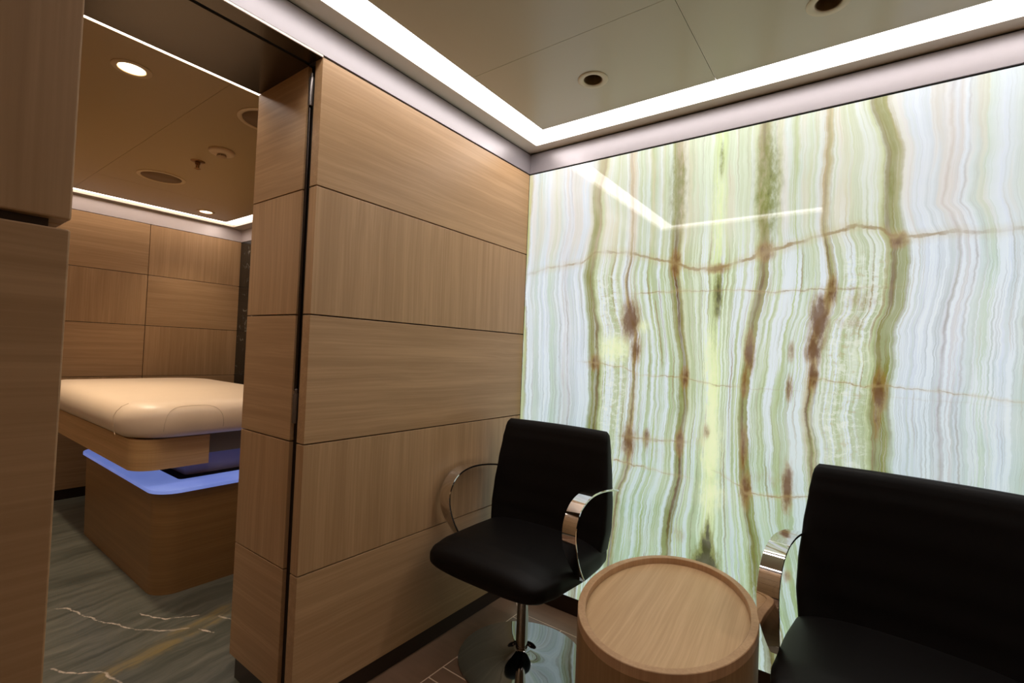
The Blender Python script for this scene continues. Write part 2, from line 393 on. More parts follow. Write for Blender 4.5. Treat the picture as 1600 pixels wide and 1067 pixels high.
BLOBS = [('b', .66, .79, .13, .045, .17), ('b', 1.11, .76, .11, .045, .2), ('b', .86, .87, .035, .06, .2), ('b', .64, 1.24, .05, .05, .15), ('b', 1.33, 1.36, .09, .03, .18), ('b', 0.559, 1.338, 0.034, 0.072, 1), ('b', 0.586, 1.215, 0.023, 0.054, 0.7), ('b', 0.57, 0.823, 0.026, 0.065, 0.8), ('b', 1.243, 1.333, 0.024, 0.075, 1), ('b', 1.229, 1.233, 0.022, 0.049, 0.9), ('b', 1.231, 1.145, 0.013, 0.044, 0.9), ('b', 1.278, 1.432, 0.014, 0.044, 0.8), ('b', 1.162, 0.741, 0.014, 0.071, 1), ('b', 1.159, 1.091, 0.01, 0.041, 0.7), ('b', 1.162, 1.22, 0.01, 0.032, 0.6), ('b', 1.028, 1.216, 0.015, 0.066, 0.9), ('b', 1.016, 1.096, 0.013, 0.047, 0.6), ('b', 0.796, 1.106, 0.015, 0.036, 0.8), ('b', 0.745, 1.567, 0.018, 0.047, 0.8), ('b', 0.906, 1.535, 0.037, 0.015, 0.8), ('b', 1.071, 1.585, 0.027, 0.028, 0.8), ('b', 0.397, 1.146, 0.028, 0.034, 0.6), ('b', 1.413, 1.1, 0.016, 0.058, 0.9), ('b', 1.408, 1.021, 0.008, 0.062, 0.7), ('b', 1.454, 1.589, 0.022, 0.021, 0.8), ('b', 0.784, 0.846, 0.015, 0.046, 0.8), ('b', 0.647, 0.843, 0.014, 0.037, 0.7), ('b', 1.018, 0.859, 0.011, 0.071, 0.7), ('b', 1.029, 0.708, 0.017, 0.056, 0.8), ('b', 1.358, 1.396, 0.057, 0.043, 0.3), ('b', 1.334, 1.322, 0.058, 0.03, 0.25), ('b', 1.353, 1.248, 0.034, 0.042, 0.15), ('b', 0.885, 0.901, 0.012, 0.03, 0.5), ('b', 0.791, 0.482, 0.03, 0.035, 0.3), ('b', 1.17, 0.435, 0.012, 0.022, 0.5), ('b', 1.146, 0.205, 0.012, 0.04, 0.5), ('g', 0.899, 0.515, 0.008, 0.05, 1.1), ('g', 0.898, 0.455, 0.020, 0.06, 1.2), ('g', 0.897, 0.38, 0.040, 0.07, 1.3), ('g', 0.897, 0.25, 0.065, 0.09, 1.3), ('g', 0.911, 1.435, 0.014, 0.089, 0.9), ('g', 0.745, 1.862, 0.041, 0.185, 0.45), ('g', 1.073, 1.831, 0.042, 0.214, 0.55), ('g', 0.91, 1.96, 0.009, 0.076, 0.5), ('g', 0.78, 0.976, 0.015, 0.153, 0.4), ('g', 1.431, 1.769, 0.011, 0.084, 0.4), ('g', 1.061, 0.402, 0.017, 0.159, 0.4), ('y', 0.901, 0.989, 0.021, 0.22, 0.8), ('y', 0.901, 0.841, 0.037, 0.122, 0.8), ('y', 0.884, 1.186, 0.021, 0.149, 0.6), ('y', 0.49, 1.212, 0.082, 0.062, 0.7), ('y', 0.603, 1.31, 0.039, 0.027, 0.6), ('y', 0.906, 1.76, 0.028, 0.201, 0.5), ('y', 1.067, 1.808, 0.021, 0.096, 0.5), ('y', 1.362, 1.206, 0.05, 0.084, 0.3), ('y', 0.907, 0.671, 0.046, 0.073, 0.6)]
def interp(P, t):
    """smooth-ish interpolation of (key, value, ...) rows sorted by key"""
    if t <= P[0][0]: return P[0][1:]
    if t >= P[-1][0]: return P[-1][1:]
    for a, b in zip(P, P[1:]):
        if a[0] <= t <= b[0]:
            f = (t - a[0]) / (b[0] - a[0]); f = f * .5 + .5 * f * f * (3 - 2 * f)
            return tuple(p + (q - p) * f for p, q in zip(a[1:], b[1:]))
def onyx_material():
    k = NT('backlit_green_onyx')
    a1 = k.attr('stone'); a2 = k.attr('marks'); a3 = k.attr('veins'); a4 = k.attr('vein_strength'); a5 = k.attr('veins_b'); a6 = k.attr('vein_strength_b')
    s1 = k.sep(a1.outputs['Vector']); u = s1[0]
    p = k.obj(); P = k.sep(p); z = P[2]
    # fine wobble of the layers
    wz = k.noise(k.xyz(k.math('MULTIPLY', u, 5.0), 0.0, k.math('MULTIPLY', z, 7.0)), 1, 4, .62)
    wf = k.noise(k.xyz(k.math('MULTIPLY', u, 30.0), 3.0, k.math('MULTIPLY', z, 45.0)), 1, 3, .6)
    low = k.smooth(z, 1.75, 1.45)                  # upper part is calmer
    uw = k.math('ADD', u, k.math('MULTIPLY', k.math('SUBTRACT', wz, .5), .028))
    uw = k.math('ADD', uw, k.math('MULTIPLY', k.math('MULTIPLY', k.math('SUBTRACT', wf, .5), .007), low))
    au = k.math('ABSOLUTE', uw)
    C = lambda *c: lin(c)
    wb = k.noise(k.xyz(k.math('MULTIPLY', u, 7.0), 9.0, k.math('MULTIPLY', z, 4.0)), 1, 5, .7)
    au2 = k.math('ABSOLUTE', k.math('ADD', uw, k.math('MULTIPLY', k.math('SUBTRACT', wb, .5), .03)))
    up = k.smooth(z, 1.5, 1.75)
    A = [(0, C(214, 232, 176)), (.018, C(206, 224, 170)), (.032, C(222, 236, 214)), (.09, C(208, 222, 196)), (.13, C(204, 214, 180)), (.141, C(150, 146, 84)), (.155, C(128, 122, 60)), (.170, C(156, 160, 98)), (.182, C(212, 224, 214)),
         (.21, C(190, 206, 168)), (.225, C(218, 230, 232)), (.26, C(178, 194, 142)), (.275, C(212, 226, 222)), (.31, C(196, 210, 178)), (.33, C(216, 226, 222)),
         (.347, C(190, 176, 136)), (.36, C(190, 180, 140)), (.37, C(218, 226, 216)), (.42, C(202, 212, 184)), (.47, C(216, 226, 218)), (.492, C(196, 206, 164)),
         (.502, C(138, 140, 68)), (.522, C(128, 128, 56)), (.538, C(142, 148, 76)), (.552, C(208, 220, 216))]
    B = [(0, C(208, 218, 224)), (.08, C(212, 222, 234)), (.19, C(200, 210, 216)), (.235, C(214, 220, 230)), (.29, C(204, 206, 210)), (.31, C(214, 224, 236)),
         (.42, C(192, 210, 196)), (.5, C(212, 223, 236)), (.62, C(198, 212, 204)), (.72, C(214, 224, 236)), (.755, C(176, 182, 104)), (.82, C(200, 208, 166)), (1, C(214, 224, 234))]
    c1 = k.ramp(au2, A); c2 = k.ramp(k.math('DIVIDE', k.math('SUBTRACT', au2, .56), .44, clamp=True), B)
    col = k.mix(k.math('GREATER_THAN', au2, .558), c1, c2)
    inner = k.smooth(au, .64, .46)
    # alternating layers about a centimetre wide, crisp edges
    f1 = k.noise(k.xyz(k.math('MULTIPLY', uw, 60.0), k.math('MULTIPLY', z, .8), 1.7), 1, 3, .65)
    f2 = k.noise(k.xyz(k.math('MULTIPLY', uw, 210.0), k.math('MULTIPLY', z, 2.6), 8.1), 1, 3, .6)
    f3 = k.noise(k.xyz(k.math('MULTIPLY', uw, 105.0), k.math('MULTIPLY', z, 1.6), 21.0), 1, 2, .5)
    f4 = k.noise(k.xyz(k.math('MULTIPLY', uw, 22.0), k.math('MULTIPLY', z, 1.3), 33.0), 1, 2, .5)
    band = k.math('MULTIPLY', k.smooth(au, .136, .142), k.smooth(au, .172, .166)); band2 = k.math('MULTIPLY', k.smooth(au, .498, .504), k.smooth(au, .543, .537))
    free = k.math('SUBTRACT', 1.0, k.math('MAXIMUM', band, band2))
    whit = k.math('MULTIPLY', k.smooth(f1, .535, .565), k.math('ADD', .35, k.math('MULTIPLY', free, .5)))
    calm = k.math('SUBTRACT', 1.0, k.math('MULTIPLY', up, .6)); whit = k.math('MULTIPLY', whit, calm)
    col = k.mix(whit, col, C(222, 232, 240))
    grn = k.smooth(f1, .47, .44); gcol = k.mix(inner, C(190, 206, 202), C(160, 176, 118))
    col = k.mix(k.math('MULTIPLY', k.math('MULTIPLY', grn, k.math('ADD', .34, k.math('MULTIPLY', inner, .22))), calm), col, gcol)
    tan = k.math('MULTIPLY', k.smooth(f3, .60, .64), k.math('ADD', .22, k.math('MULTIPLY', inner, .5)))
    tan = k.math('MULTIPLY', tan, k.smooth(f4, .42, .60, .25, 1.0))
    col = k.mix(k.math('MULTIPLY', tan, calm), col, C(146, 126, 80))
    thin = k.math('MULTIPLY', k.math('MULTIPLY', k.smooth(f2, .54, .64), .34), calm)
    col = k.mix(thin, col, k.mix(inner, C(150, 158, 160), C(140, 152, 104)))
    thw = k.math('MULTIPLY', k.smooth(f2, .44, .36), k.math('MULTIPLY', calm, .30)); col = k.mix(thw, col, C(232, 240, 240))
    # brown cores and brown contour lines with their own wobble and broken strength
    wc = k.noise(k.xyz(k.math('MULTIPLY', u, 12.0), 5.0, k.math('MULTIPLY', z, 14.0)), 1, 4, .65)
    au3 = k.math('ABSOLUTE', k.math('ADD', uw, k.math('MULTIPLY', k.math('SUBTRACT', wc, .5), .012)))
    g = lambda v: (v, v, v, 1)
    core = k.ramp(au3, [(.0, g(0)), (.060, g(0)), (.0635, g(.55)), (.067, g(0)), (.096, g(0)), (.099, g(.4)), (.102, g(0)), (.138, g(0)), (.1415, g(.55)), (.145, g(.1)), (.152, g(.9)), (.1565, g(1)), (.161, g(.1)), (.170, g(.45)), (.173, g(0)),
         (.345, g(0)), (.352, g(1)), (.359, g(0)), (.368, g(.4)), (.371, g(0)), (.498, g(0)), (.503, g(.8)), (.509, g(.9)), (.516, g(.15)), (.540, g(.1)), (.545, g(.5)), (.549, g(0))])
    core2 = k.ramp(au3, [(.0, g(0)), (.658, g(0)), (.665, g(.6)), (.6705, g(0)), (.698, g(0)), (.703, g(.5)), (.708, g(0)), (.722, g(.0)), (.725, g(.3)), (.729, g(0)), (.84, g(0)), (.845, g(.3)), (.85, g(0)), (.880, g(0)), (.885, g(.7)), (.89, g(0))])
    bs = k.noise(k.xyz(k.math('MULTIPLY', u, 9.0), 2.0, k.math('MULTIPLY', z, 3.2)), 1, 3, .6)
    cs = k.math('MULTIPLY', k.math('MAXIMUM', core, core2), k.smooth(bs, .34, .62, .25, 1.0))
    cs = k.math('MULTIPLY', cs, k.math('SUBTRACT', 1.0, k.math('MULTIPLY', up, .35)))
    col = k.mix(cs, col, C(100, 72, 34))
    # lower part drifts to mint, upper part is warmer and milky, the room's reflected haze painted in
    mint = k.math('MULTIPLY', k.smooth(z, 1.35, .35), .5)
    col = k.mix(mint, col, C(192, 222, 206), 'MULTIPLY')
    col = k.mix(k.math('MULTIPLY', up, k.smooth(f4, .45, .6, .12, .42)), col, C(222, 206, 184))
    yel = k.math('MULTIPLY', k.smooth(au, .035, .0), k.smooth(z, 1.3, 1.15)); col = k.mix(k.math('MULTIPLY', yel, .5), col, C(236, 246, 190))
    # crackled cloudy zone between the main layers
    ck = k.noise(k.mapping(p, (30, 30, 44)), 1, 5, .75, .2)
    zone = k.math('MULTIPLY', k.smooth(au, .375, .40), k.smooth(au, .50, .47))
    zone = k.math('MULTIPLY', zone, k.math('MULTIPLY', k.smooth(z, 1.60, 1.5), k.smooth(z, .7, .95)))
    col = k.mix(k.math('MULTIPLY', k.math('MULTIPLY', zone, k.smooth(ck, .5, .6)), .55), col, C(232, 238, 228))
    col = k.mix(k.math('MULTIPLY', k.math('MULTIPLY', zone, k.smooth(ck, .44, .38)), .38), col, C(176, 160, 112))
    # patches
    mk = k.sep(a2.outputs['Vector'])
    pn = k.noise(k.mapping(p, (70, 1, 26)), 1, 4, .65)
    def patch(val, colr, col, lo=.28, hi=.62, amt=1.0):
        v = k.math('ADD', val, k.math('MULTIPLY', k.math('SUBTRACT', pn, .5), k.math('MULTIPLY', k.math('MINIMUM', val, .5), 2.4)))
        return k.mix(k.math('MULTIPLY', k.smooth(v, lo, hi), amt), col, colr)
    col = patch(mk[2], C(236, 246, 196), col, .1, .8, .85)
    col = patch(mk[1], C(120, 126, 54), col, .1, .6, .85)
    col = patch(mk[1], C(58, 58, 22), col, .55, .9, .92)
    col = patch(mk[0], C(150, 112, 56), col, .08, .45, .55)
    col = patch(mk[0], C(100, 64, 28), col, .3, .8, .9)
    # cross veins: signed height distance and strength are stored on the slab
    vn = k.noise(k.mapping(p, (26, 1, 40)), 1, 4, .6)
    off = k.math('MULTIPLY', k.math('SUBTRACT', vn, .5), .03)
    vst = k.noise(k.mapping(p, (16, 1, 6)), 1, 2, .5)
    V = list(zip(k.sep(a3.outputs['Vector']), k.sep(a4.outputs['Vector']), VEINS[:3])) + list(zip(k.sep(a5.outputs['Vector']), k.sep(a6.outputs['Vector']), VEINS[3:]))
    for d, st, (wd, _) in V:
        dd = k.math('ABSOLUTE', k.math('ADD', d, off))
        core = k.math('MULTIPLY', k.smooth(dd, wd * 1.3, wd * .3), st)
        core = k.math('MULTIPLY', core, k.smooth(vst, .36, .6, .25, 1.0))
        col = k.mix(k.math('MULTIPLY', core, .85), col, C(118, 88, 48))
        halo = k.math('MULTIPLY', k.math('MULTIPLY', k.smooth(dd, wd * 5, 0), st), .34)
        col = k.mix(halo, col, C(196, 176, 120))
    # clouding of the stone
    cl = k.noise(k.mapping(p, (5, 1, 4)), 1, 4, .6)
    col = k.mix(k.smooth(cl, .35, .7, .0, .14), col, C(240, 236, 228))
    k.set(k.b.inputs['Base Color'], k.mix(.7, col, (0.02, .02, .02, 1)))
    k.set(k.b.inputs['Emission Color'], col); k.b.inputs['Emission Strength'].default_value = ONYX
    k.b.inputs['Roughness'].default_value = .03; k.b.inputs['IOR'].default_value = 1.5
    return k.m
def build_onyx():
    X0, X1, Z0, Z1 = .0015, XR - .003, .079, TOP - .001
    nx, nz = 230, 200; xs = [X0 + (1.9 - X0) * i / nx for i in range(nx + 1)] + [1.9 + (X1 - 1.9) * i / 30 for i in range(1, 31)]
    zs = [Z0 + (Z1 - Z0) * i / nz for i in range(nz + 1)]
    verts, st, mk, v1, s1, v2, s2 = [], [], [], [], [], [], []
    vcols = [[interp([(q[0], q[1], q[2]) for q in V[1]], x) for V in VEINS] for x in xs]
    for z in zs:
        row = [(interp([(-q[1], q[0]) for q in b[1]], -z)[0], b[0]) for b in BANDS]
        row = [(row[0][0] - .5, row[0][1] - .5)] + row + [(row[-1][0] + 1.5, row[-1][1] + 1.5)]
        for i, x in enumerate(xs):
            for a, b in zip(row, row[1:]):
                if a[0] <= x <= b[0]: u = a[1] + (b[1] - a[1]) * (x - a[0]) / (b[0] - a[0]); break
            verts.append((x, 0.0, z)); st += [u, 0, 0]
            m = {'b': 0, 'g': 0, 'y': 0}
            for t, bx, bz, rx, rz, s in BLOBS:
                e = ((x - bx) / rx) ** 2 + ((z - bz) / rz) ** 2
                if e < 8: m[t] = max(m[t], s * math.exp(-e * .7))
            mk += [m['b'], m['g'], m['y']]
            vc = vcols[i]
            v1 += [z - vc[j][0] for j in range(3)]; s1 += [vc[j][1] for j in range(3)]
            v2 += [z - vc[j][0] for j in range(3, 6)]; s2 += [vc[j][1] for j in range(3, 6)]
    W = len(xs); faces = [(r * W + c, r * W + c + 1, (r + 1) * W + c + 1, (r + 1) * W + c) for r in range(nz) for c in range(W - 1)]
    # thickness: border ring at the back
    per = [c for c in range(W)] + [r * W + W - 1 for r in range(1, nz + 1)] + [nz * W + c for c in range(W - 2, -1, -1)] + [r * W for r in range(nz - 1, 0, -1)]
    base = len(verts)
    for i in per:
        x, y, z = verts[i]; verts.append((x, .02, z)); st += [0, 0, 0]; mk += [0, 0, 0]; v1 += [1, 1, 1]; s1 += [0, 0, 0]; v2 += [1, 1, 1]; s2 += [0, 0, 0]
    n = len(per)
    for i in range(n): faces.append((per[i], base + i, base + (i + 1) % n, per[(i + 1) % n]))
    faces.append(tuple(base + i for i in range(n)))
    me = bpy.data.meshes.new('onyx_panel'); me.from_pydata(verts, [], faces)
    for nm, dat in (('stone', st), ('marks', mk), ('veins', v1), ('vein_strength', s1), ('veins_b', v2), ('vein_strength_b', s2)):
        at = me.attributes.new(nm, 'FLOAT_VECTOR', 'POINT'); at.data.foreach_set('vector', dat)
    me.materials.append(onyx_material())
    o = bpy.data.objects.new('onyx_panel', me); COL.objects.link(o)
    return tag(o, 'tall glowing backlit panel of green and white striped onyx behind the chairs', 'stone wall panel')
build_onyx()

# ------------------------------------------------------------------ recessed lamps of the waiting area (switched off)
def off_lamp(x, y, label):
    t = empty('recessed_downlight', (x, y, CZ), label, 'ceiling lamp', 'unlit recessed lamps above the armchairs')
    b = MB(); b.lathe([(.054, 0), (.0545, -.0015), (.053, -.003), (.0365, -.003), (.034, -.001), (.034, .003)], n=56); b.build('trim_ring', FIX, t, sharp=50)
    b = MB(); b.lathe([(.0345, -.0005), (.0325, .001), (.031, .0), (.0305, .006), (.029, .010), (.025, .045), (.0, .045)], n=48); b.build('reflector', HOLE, t, sharp=50)
    b = MB(); b.lathe([(0, .0435), (.017, .0435), (.0175, .0445), (0, .0445)], n=32); b.build('lens', DARK, t)
    return t
off_lamp(.557, -.420, 'small unlit recessed ceiling lamp nearest the corner of the light channel')
off_lamp(1.272, -.412, 'unlit recessed ceiling lamp cut by the top edge of the picture')

# ------------------------------------------------------------------ armchairs
def selli(cx, cy, a, b, e, n=40):
    P = []
    for k in range(n):
        t = 2 * math.pi * k / n; c, s_ = math.cos(t), math.sin(t)
        P.append((cx + a * math.copysign(abs(c) ** (2 / e), c), cy + b * math.copysign(abs(s_) ** (2 / e), s_)))
    return P
def lerp(tab, t):
    return interp([(r[0],) + tuple(r[1:]) for r in tab], t)
def make_chair(label, group):
    t = empty('swivel_armchair', (0, 0, 0), label, 'armchair', group)
    # seat: sections across x stacked along y
    rings = []
    #        y     half width  z top   z bottom
    tab = [(-.302, .190, .432, .404), (-.298, .214, .446, .388), (-.285, .235, .460, .374), (-.25, .252, .472, .363), (-.18, .265, .479, .356),
           (0, .274, .477, .350), (.10, .272, .476, .352), (.16, .266, .474, .358), (.20, .250, .466, .372), (.215, .20, .445, .395)]
    for i in range(49):
        y = -.302 + .517 * (i / 48.0)
        hw, zt, zb = lerp(tab, y)
        rings.append([(x, y, z) for x, z in selli(0, (zt + zb) / 2, hw, (zt - zb) / 2, 3.2, 56)])
    b = MB(); b.loft(rings); b.build('seat', LEATHER, t)
    # backrest: sections in x-y stacked up z
    rings = []
    #        z    half width  y centre  half thickness
    tab = [(.385, .225, .150, .030), (.40, .246, .156, .048), (.44, .266, .166, .056), (.52, .275, .178, .052), (.60, .274, .186, .047), (.70, .266, .193, .040),
           (.80, .255, .199, .032), (.845, .249, .203, .026), (.865, .245, .205, .022), (.873, .241, .206, .016), (.877, .234, .206, .007)]
    N = 60
    for i in range(N + 1):
        z = .385 + .496 * (i / N) ** .9
        hw, yc, ht = lerp(tab, z)
        rings.append([(x, y - .035 * (1 - (x / .26) ** 2) * 0 + .0 - .028 * (x / .25) ** 2 + .010, z) for x, y in selli(0, yc, hw, ht, 5.5, 64)])
    b = MB(); b.loft(rings); b.build('backrest', LEATHER, t)
    # chrome loop arms: flat band swept along a profile in y-z
    prof = [(.175, .668), (.12, .681), (.06, .691), (.0, .697), (-.05, .696), (-.095, .687), (-.13, .669), (-.153, .641), (-.165, .607), (-.163, .567), (-.150, .528), (-.128, .488), (-.10, .448), (-.07, .412)]
    # resample with Catmull-Rom
    pts = []
    for i in range(len(prof) - 1):
        p0 = prof[max(i - 1, 0)]; p1 = prof[i]; p2 = prof[i + 1]; p3 = prof[min(i + 2, len(prof) - 1)]
        for j in range(6):
            f = j / 6
            pts.append(tuple(.5 * (2 * p1[k] + (p2[k] - p0[k]) * f + (2 * p0[k] - 5 * p1[k] + 4 * p2[k] - p3[k]) * f * f + (3 * p1[k] - p0[k] - 3 * p2[k] + p3[k]) * f ** 3) for k in (0, 1)))
    pts.append(prof[-1])
    for sx in (-1, 1):
        rings = []
        for i, (y, z) in enumerate(pts):
            a = pts[max(i - 1, 0)]; c = pts[min(i + 1, len(pts) - 1)]
            ty, tz = c[0] - a[0], c[1] - a[1]; L = math.hypot(ty, tz); ny, nz = -tz / L, ty / L
            s = i / (len(pts) - 1); hw = .0250 - .006 * (1 - min(1, s * 4)) - .014 * max(0, s * 4 - 3); th = .0035
            # arms flare slightly outward at the front
            xc = sx * .280
            ring = []
            for (dx, dn) in ((-hw, -th), (hw, -th), (hw + .0012, 0), (hw, th), (-hw, th), (-hw - .0012, 0)):
                ring.append((xc + dx, y + ny * dn, z + nz * dn))
            rings.append(ring)
        b = MB(); b.loft(rings, smooth=True); ar = b.build('arm', CHROME, t, sharp=30)
        b = MB(); b.box(sx * .280 - .010 - sx * .02, sx * .280 + .010 - sx * .02, .172, .19, .654, .672, 0, .003); b.build('bracket', BRONZE, ar)
    # mechanism, pole and base
    b = MB(); b.box(-.09, .09, -.09, .09, .335, .358, 0, .004); b.build('seat_plate', DARK, t)
    b = MB(); b.lathe([(0, .012), (.023, .012), (.023, .30), (.0245, .302), (.0245, .336), (0, .336)], n=40); b.build('pole', CHROME, t, sharp=40)
    b = MB(); b.lathe([(0, 0), (.243, 0), (.244, .003), (.2425, .0062), (.20, .0072), (.15, .0088), (.11, .0122), (.08, .0175), (.055, .025), (.037, .034), (.0235, .040), (0, .040)], n=96)
    b.build('base', CHROME_B, t, sharp=50)
    return t
c1 = make_chair('black leather swivel armchair beside the oak wall, left of the round table', 'black swivel armchairs with chrome arms')
c1.location = (.328, -.395, 0)
c2 = copy_tree(c1); c2['label'] = 'black leather swivel armchair at the right, cut off by the picture edge'
c2.location = (1.482, -.44, 0); c2.rotation_euler = (0, 0, math.radians(-5.5))

# ------------------------------------------------------------------ oval side table
def make_table():
    t = empty('side_table', (.94, -.584, 0), 'drum-shaped oak side table with a raised rim, standing between the armchairs', 'side table', rz=.08)
    sx, sy = .229, .336
    b = MB(); P = [(1, .03), (1, .497), (.994, .5), (.9, .5)]
    def ring(off, z, n=96):
        return [((sx - off) * math.cos(2 * math.pi * k / n), (sy - off) * math.sin(2 * math.pi * k / n), z) for k in range(n)]
    b.loft([ring(.006, .0), ring(.006, .02), ring(0, .02), ring(0, .475)], cap=True); b.build('body', WOOD_B, t, sharp=40)
    b = MB(); R = [ring(0, .4755), ring(0, .4985), ring(.0015, .5), ring(.019, .5), ring(.0205, .4985), ring(.0205, .4755)]
    b.loft(R + [R[0]], cap=False); bmesh.ops.remove_doubles(b.bm, verts=b.bm.verts, dist=1e-6); b.build('rim', WOOD_R, t, sharp=40)
    b = MB(); b.loft([ring(.021, .4755), ring(.021, .480)], cap=True); b.build('tray_top', WOOD_T, t, sharp=40)
WOOD_B = wood('oak_drum', 'Z', base=(150, 118, 80), dark=(126, 96, 62), rough=.5)
make_table()

# ------------------------------------------------------------------ setting: massage room
BAND_M = plain('satin_mauve_metal_lightened', (196, 186, 186), .36, .3, noise=.03)  # same band metal, colour lightened to make up for weaker light here
mb = MB(); WM_M = WM_Y[:3] + [BAND_M, DARK]
panels_x(mb, XF, -.03, YB, YM, 0, ycuts=(-2.2, -1.42, -.635)); mb.box(XF - .08, XF - .0305, YB, YM, 0, CZ, 2)
mb.box(XF - .03, XF + .001, YB, YM, TOP + .004, CZ, 3)
mb.build('wall_far', WM_M, kind='structure')
mb = MB(); mb.box(XF - .028, XF - .010, YB, YM, 0, JOINTS[0] - .002); mb.build('baseboard_far', BRONZE, kind='structure')
def black_marble():
    k = NT('black_marble'); p = k.obj(); n1 = k.noise(p, 2.5, 5, .6, 1.2)
    v = k.math('ABSOLUTE', k.math('SUBTRACT', n1, .5)); m = k.smooth(v, .012, .0)
    f = k.noise(p, 7, 4, .6)
    k.set(k.b.inputs['Base Color'], k.mix(k.math('MULTIPLY', m, k.smooth(f, .45, .65)), k.mix(f, lin((14, 14, 13)), lin((48, 48, 44))), lin((150, 145, 135))))
    k.b.inputs['Roughness'].default_value = .12; return k.m
mb = MB(); mb.box(XF, -.4105, YM, YM + .02, 0, TOP, 0); mb.box(XF, -.4105, YM - .001, YM + .02, TOP + .004, CZ, 1)
mb.build('wall_marble', [black_marble(), BAND_M], kind='structure')
mb = MB(); mb.box(XF, -.4, YB - .03, YB, 0, TOP, 0); mb.box(XF, -.4, YB - .03, YB + .001, TOP + .004, CZ, 1); mb.build('wall_massage_rear', [WOOD['X'], BAND_M], kind='structure')
mb = MB(); panels_x(mb, -.401, .03, YB, YN - .03, 0); mb.box(-.37, -.33, YB, YN - .11, 0, CZ, 2); mb.build('wall_massage_near', WM_Y, kind='structure')

def marble_floor():
    X0, X1, Y0, Y1 = XF, -.0455, YB, YM
    def axis(a, b, lo, hi, f=.005, c=.08):
        v = []; x = a
        while x < b - 1e-6:
            v.append(x); x += f if lo <= x < hi else c
        v.append(b); return v
    xs = axis(X0, X1, -1.55, -.6); ys = axis(Y0, Y1, -1.6, -.9)
    WH = [[(-1.398, -1.414), (-1.37, -1.382), (-1.217, -1.343), (-1.118, -1.314), (-0.967, -1.251), (-0.882, -1.184), (-0.828, -1.115)], [(-0.791, -1.089), (-0.759, -1.08), (-0.719, -1.063)],
          [(-1.095, -1.2), (-0.963, -1.145), (-0.899, -1.051)], [(-0.908, -1.509), (-0.834, -1.473), (-0.742, -1.397), (-0.701, -1.397), (-0.641, -1.38)], [(-0.83, -0.998), (-0.765, -0.975), (-.6, -.93)]]
    GO = [[(-.6, -1.6), (-0.751, -1.4), (-0.779, -1.279), (-0.823, -1.116), (-0.842, -1.021), (-.88, -.95)]]
    def dist(p, L):
        d = 1.0
        for a, b in zip(L, L[1:]):
            ax, ay = a; bx, by = b; dx, dy = bx - ax, by - ay
            f = max(0, min(1, ((p[0] - ax) * dx + (p[1] - ay) * dy) / (dx * dx + dy * dy)))
            d = min(d, math.hypot(p[0] - ax - f * dx, p[1] - ay - f * dy))
        return d
    def frac(L, amp):
        rnd = random.Random(3)
        for _ in range(4):
            Q = []
            for a, b in zip(L, L[1:]):
                dx, dy = b[0] - a[0], b[1] - a[1]; k_ = rnd.uniform(-amp, amp)
                Q += [a, ((a[0] + b[0]) / 2 - dy * k_, (a[1] + b[1]) / 2 + dx * k_)]
            L = Q + [L[-1]]
        return L
    WH = [frac(L, .09) for L in WH]; GO = [frac(L, .10) for L in GO] + [frac([(x + .035, y - .01) for x, y in GO[0]], .2)]
    verts = []; at = []
    for y in ys:
        for x in xs:
            verts.append((x, y, 0))
            near = -1.6 < x < -.55 and -1.65 < y < -.85
            at += [min(dist((x, y), L) for L in WH) if near else .3, min(dist((x, y), L) for L in GO) if near else .3, 0]
    W = len(xs); faces = [(r * W + c, r * W + c + 1, (r + 1) * W + c + 1, (r + 1) * W + c) for r in range(len(ys) - 1) for c in range(W - 1)]
    b0 = len(verts)
    for (x, y) in ((X0, Y0), (X1, Y0), (X1, Y1), (X0, Y1)): verts.append((x, y, -.03)); at += [1, 1, 0]
    faces.append((b0 + 3, b0 + 2, b0 + 1, b0))
    me = bpy.data.meshes.new('floor'); me.from_pydata(verts, [], faces)
    me.attributes.new('vein', 'FLOAT_VECTOR', 'POINT').data.foreach_set('vector', at)
    k = NT('grey_green_marble'); p = k.obj(); s = k.sep(k.attr('vein').outputs['Vector'])
    ang = math.radians(100)
    q = k.mapping(p, (1, 1, 1), (0, 0, -ang))
    wob = k.noise(k.mapping(p, (3, 3, 3)), 1, 3, .6)
    qs = k.sep(q)
    yy = k.math('ADD', qs[1], k.math('MULTIPLY', wob, .12))
    st = k.noise(k.xyz(k.math('MULTIPLY', qs[0], 2.2), k.math('MULTIPLY', yy, 24.0), 0.0), 1, 5, .68)
    st2 = k.noise(k.xyz(k.math('MULTIPLY', qs[0], 1.2), k.math('MULTIPLY', yy, 6.0), 4.0), 1, 3, .6)
    f = k.math('ADD', k.math('MULTIPLY', st, .6), k.math('MULTIPLY', st2, .4))
    col = k.ramp(f, [(.3, lin((60, 61, 52))), (.46, lin((86, 87, 76))), (.56, lin((105, 104, 92))), (.72, lin((126, 123, 108)))])
    n = k.noise(k.mapping(p, (30, 30, 30)), 1, 4, .65); n2 = k.noise(k.mapping(p, (9, 9, 9)), 1, 3, .6)
    dw = k.math('ADD', s[0], k.math('ADD', k.math('MULTIPLY', k.math('SUBTRACT', n, .5), .016), k.math('MULTIPLY', k.math('SUBTRACT', n2, .5), .012)))
    wh = k.math('MULTIPLY', k.smooth(dw, .0055, .0), k.smooth(n2, .35, .55, .35, 1.0))
    dg = k.math('ADD', s[1], k.math('MULTIPLY', k.math('SUBTRACT', n, .5), .05))
    col = k.mix(k.math('MULTIPLY', k.math('MULTIPLY', k.smooth(dg, .045, .0), k.smooth(st, .42, .6, .25, 1.0)), .6), col, lin((146, 122, 64)))
    col = k.mix(wh, col, lin((214, 196, 176)))
    k.set(k.b.inputs['Base Color'], col); k.b.inputs['Roughness'].default_value = .3
    me.materials.append(k.m)
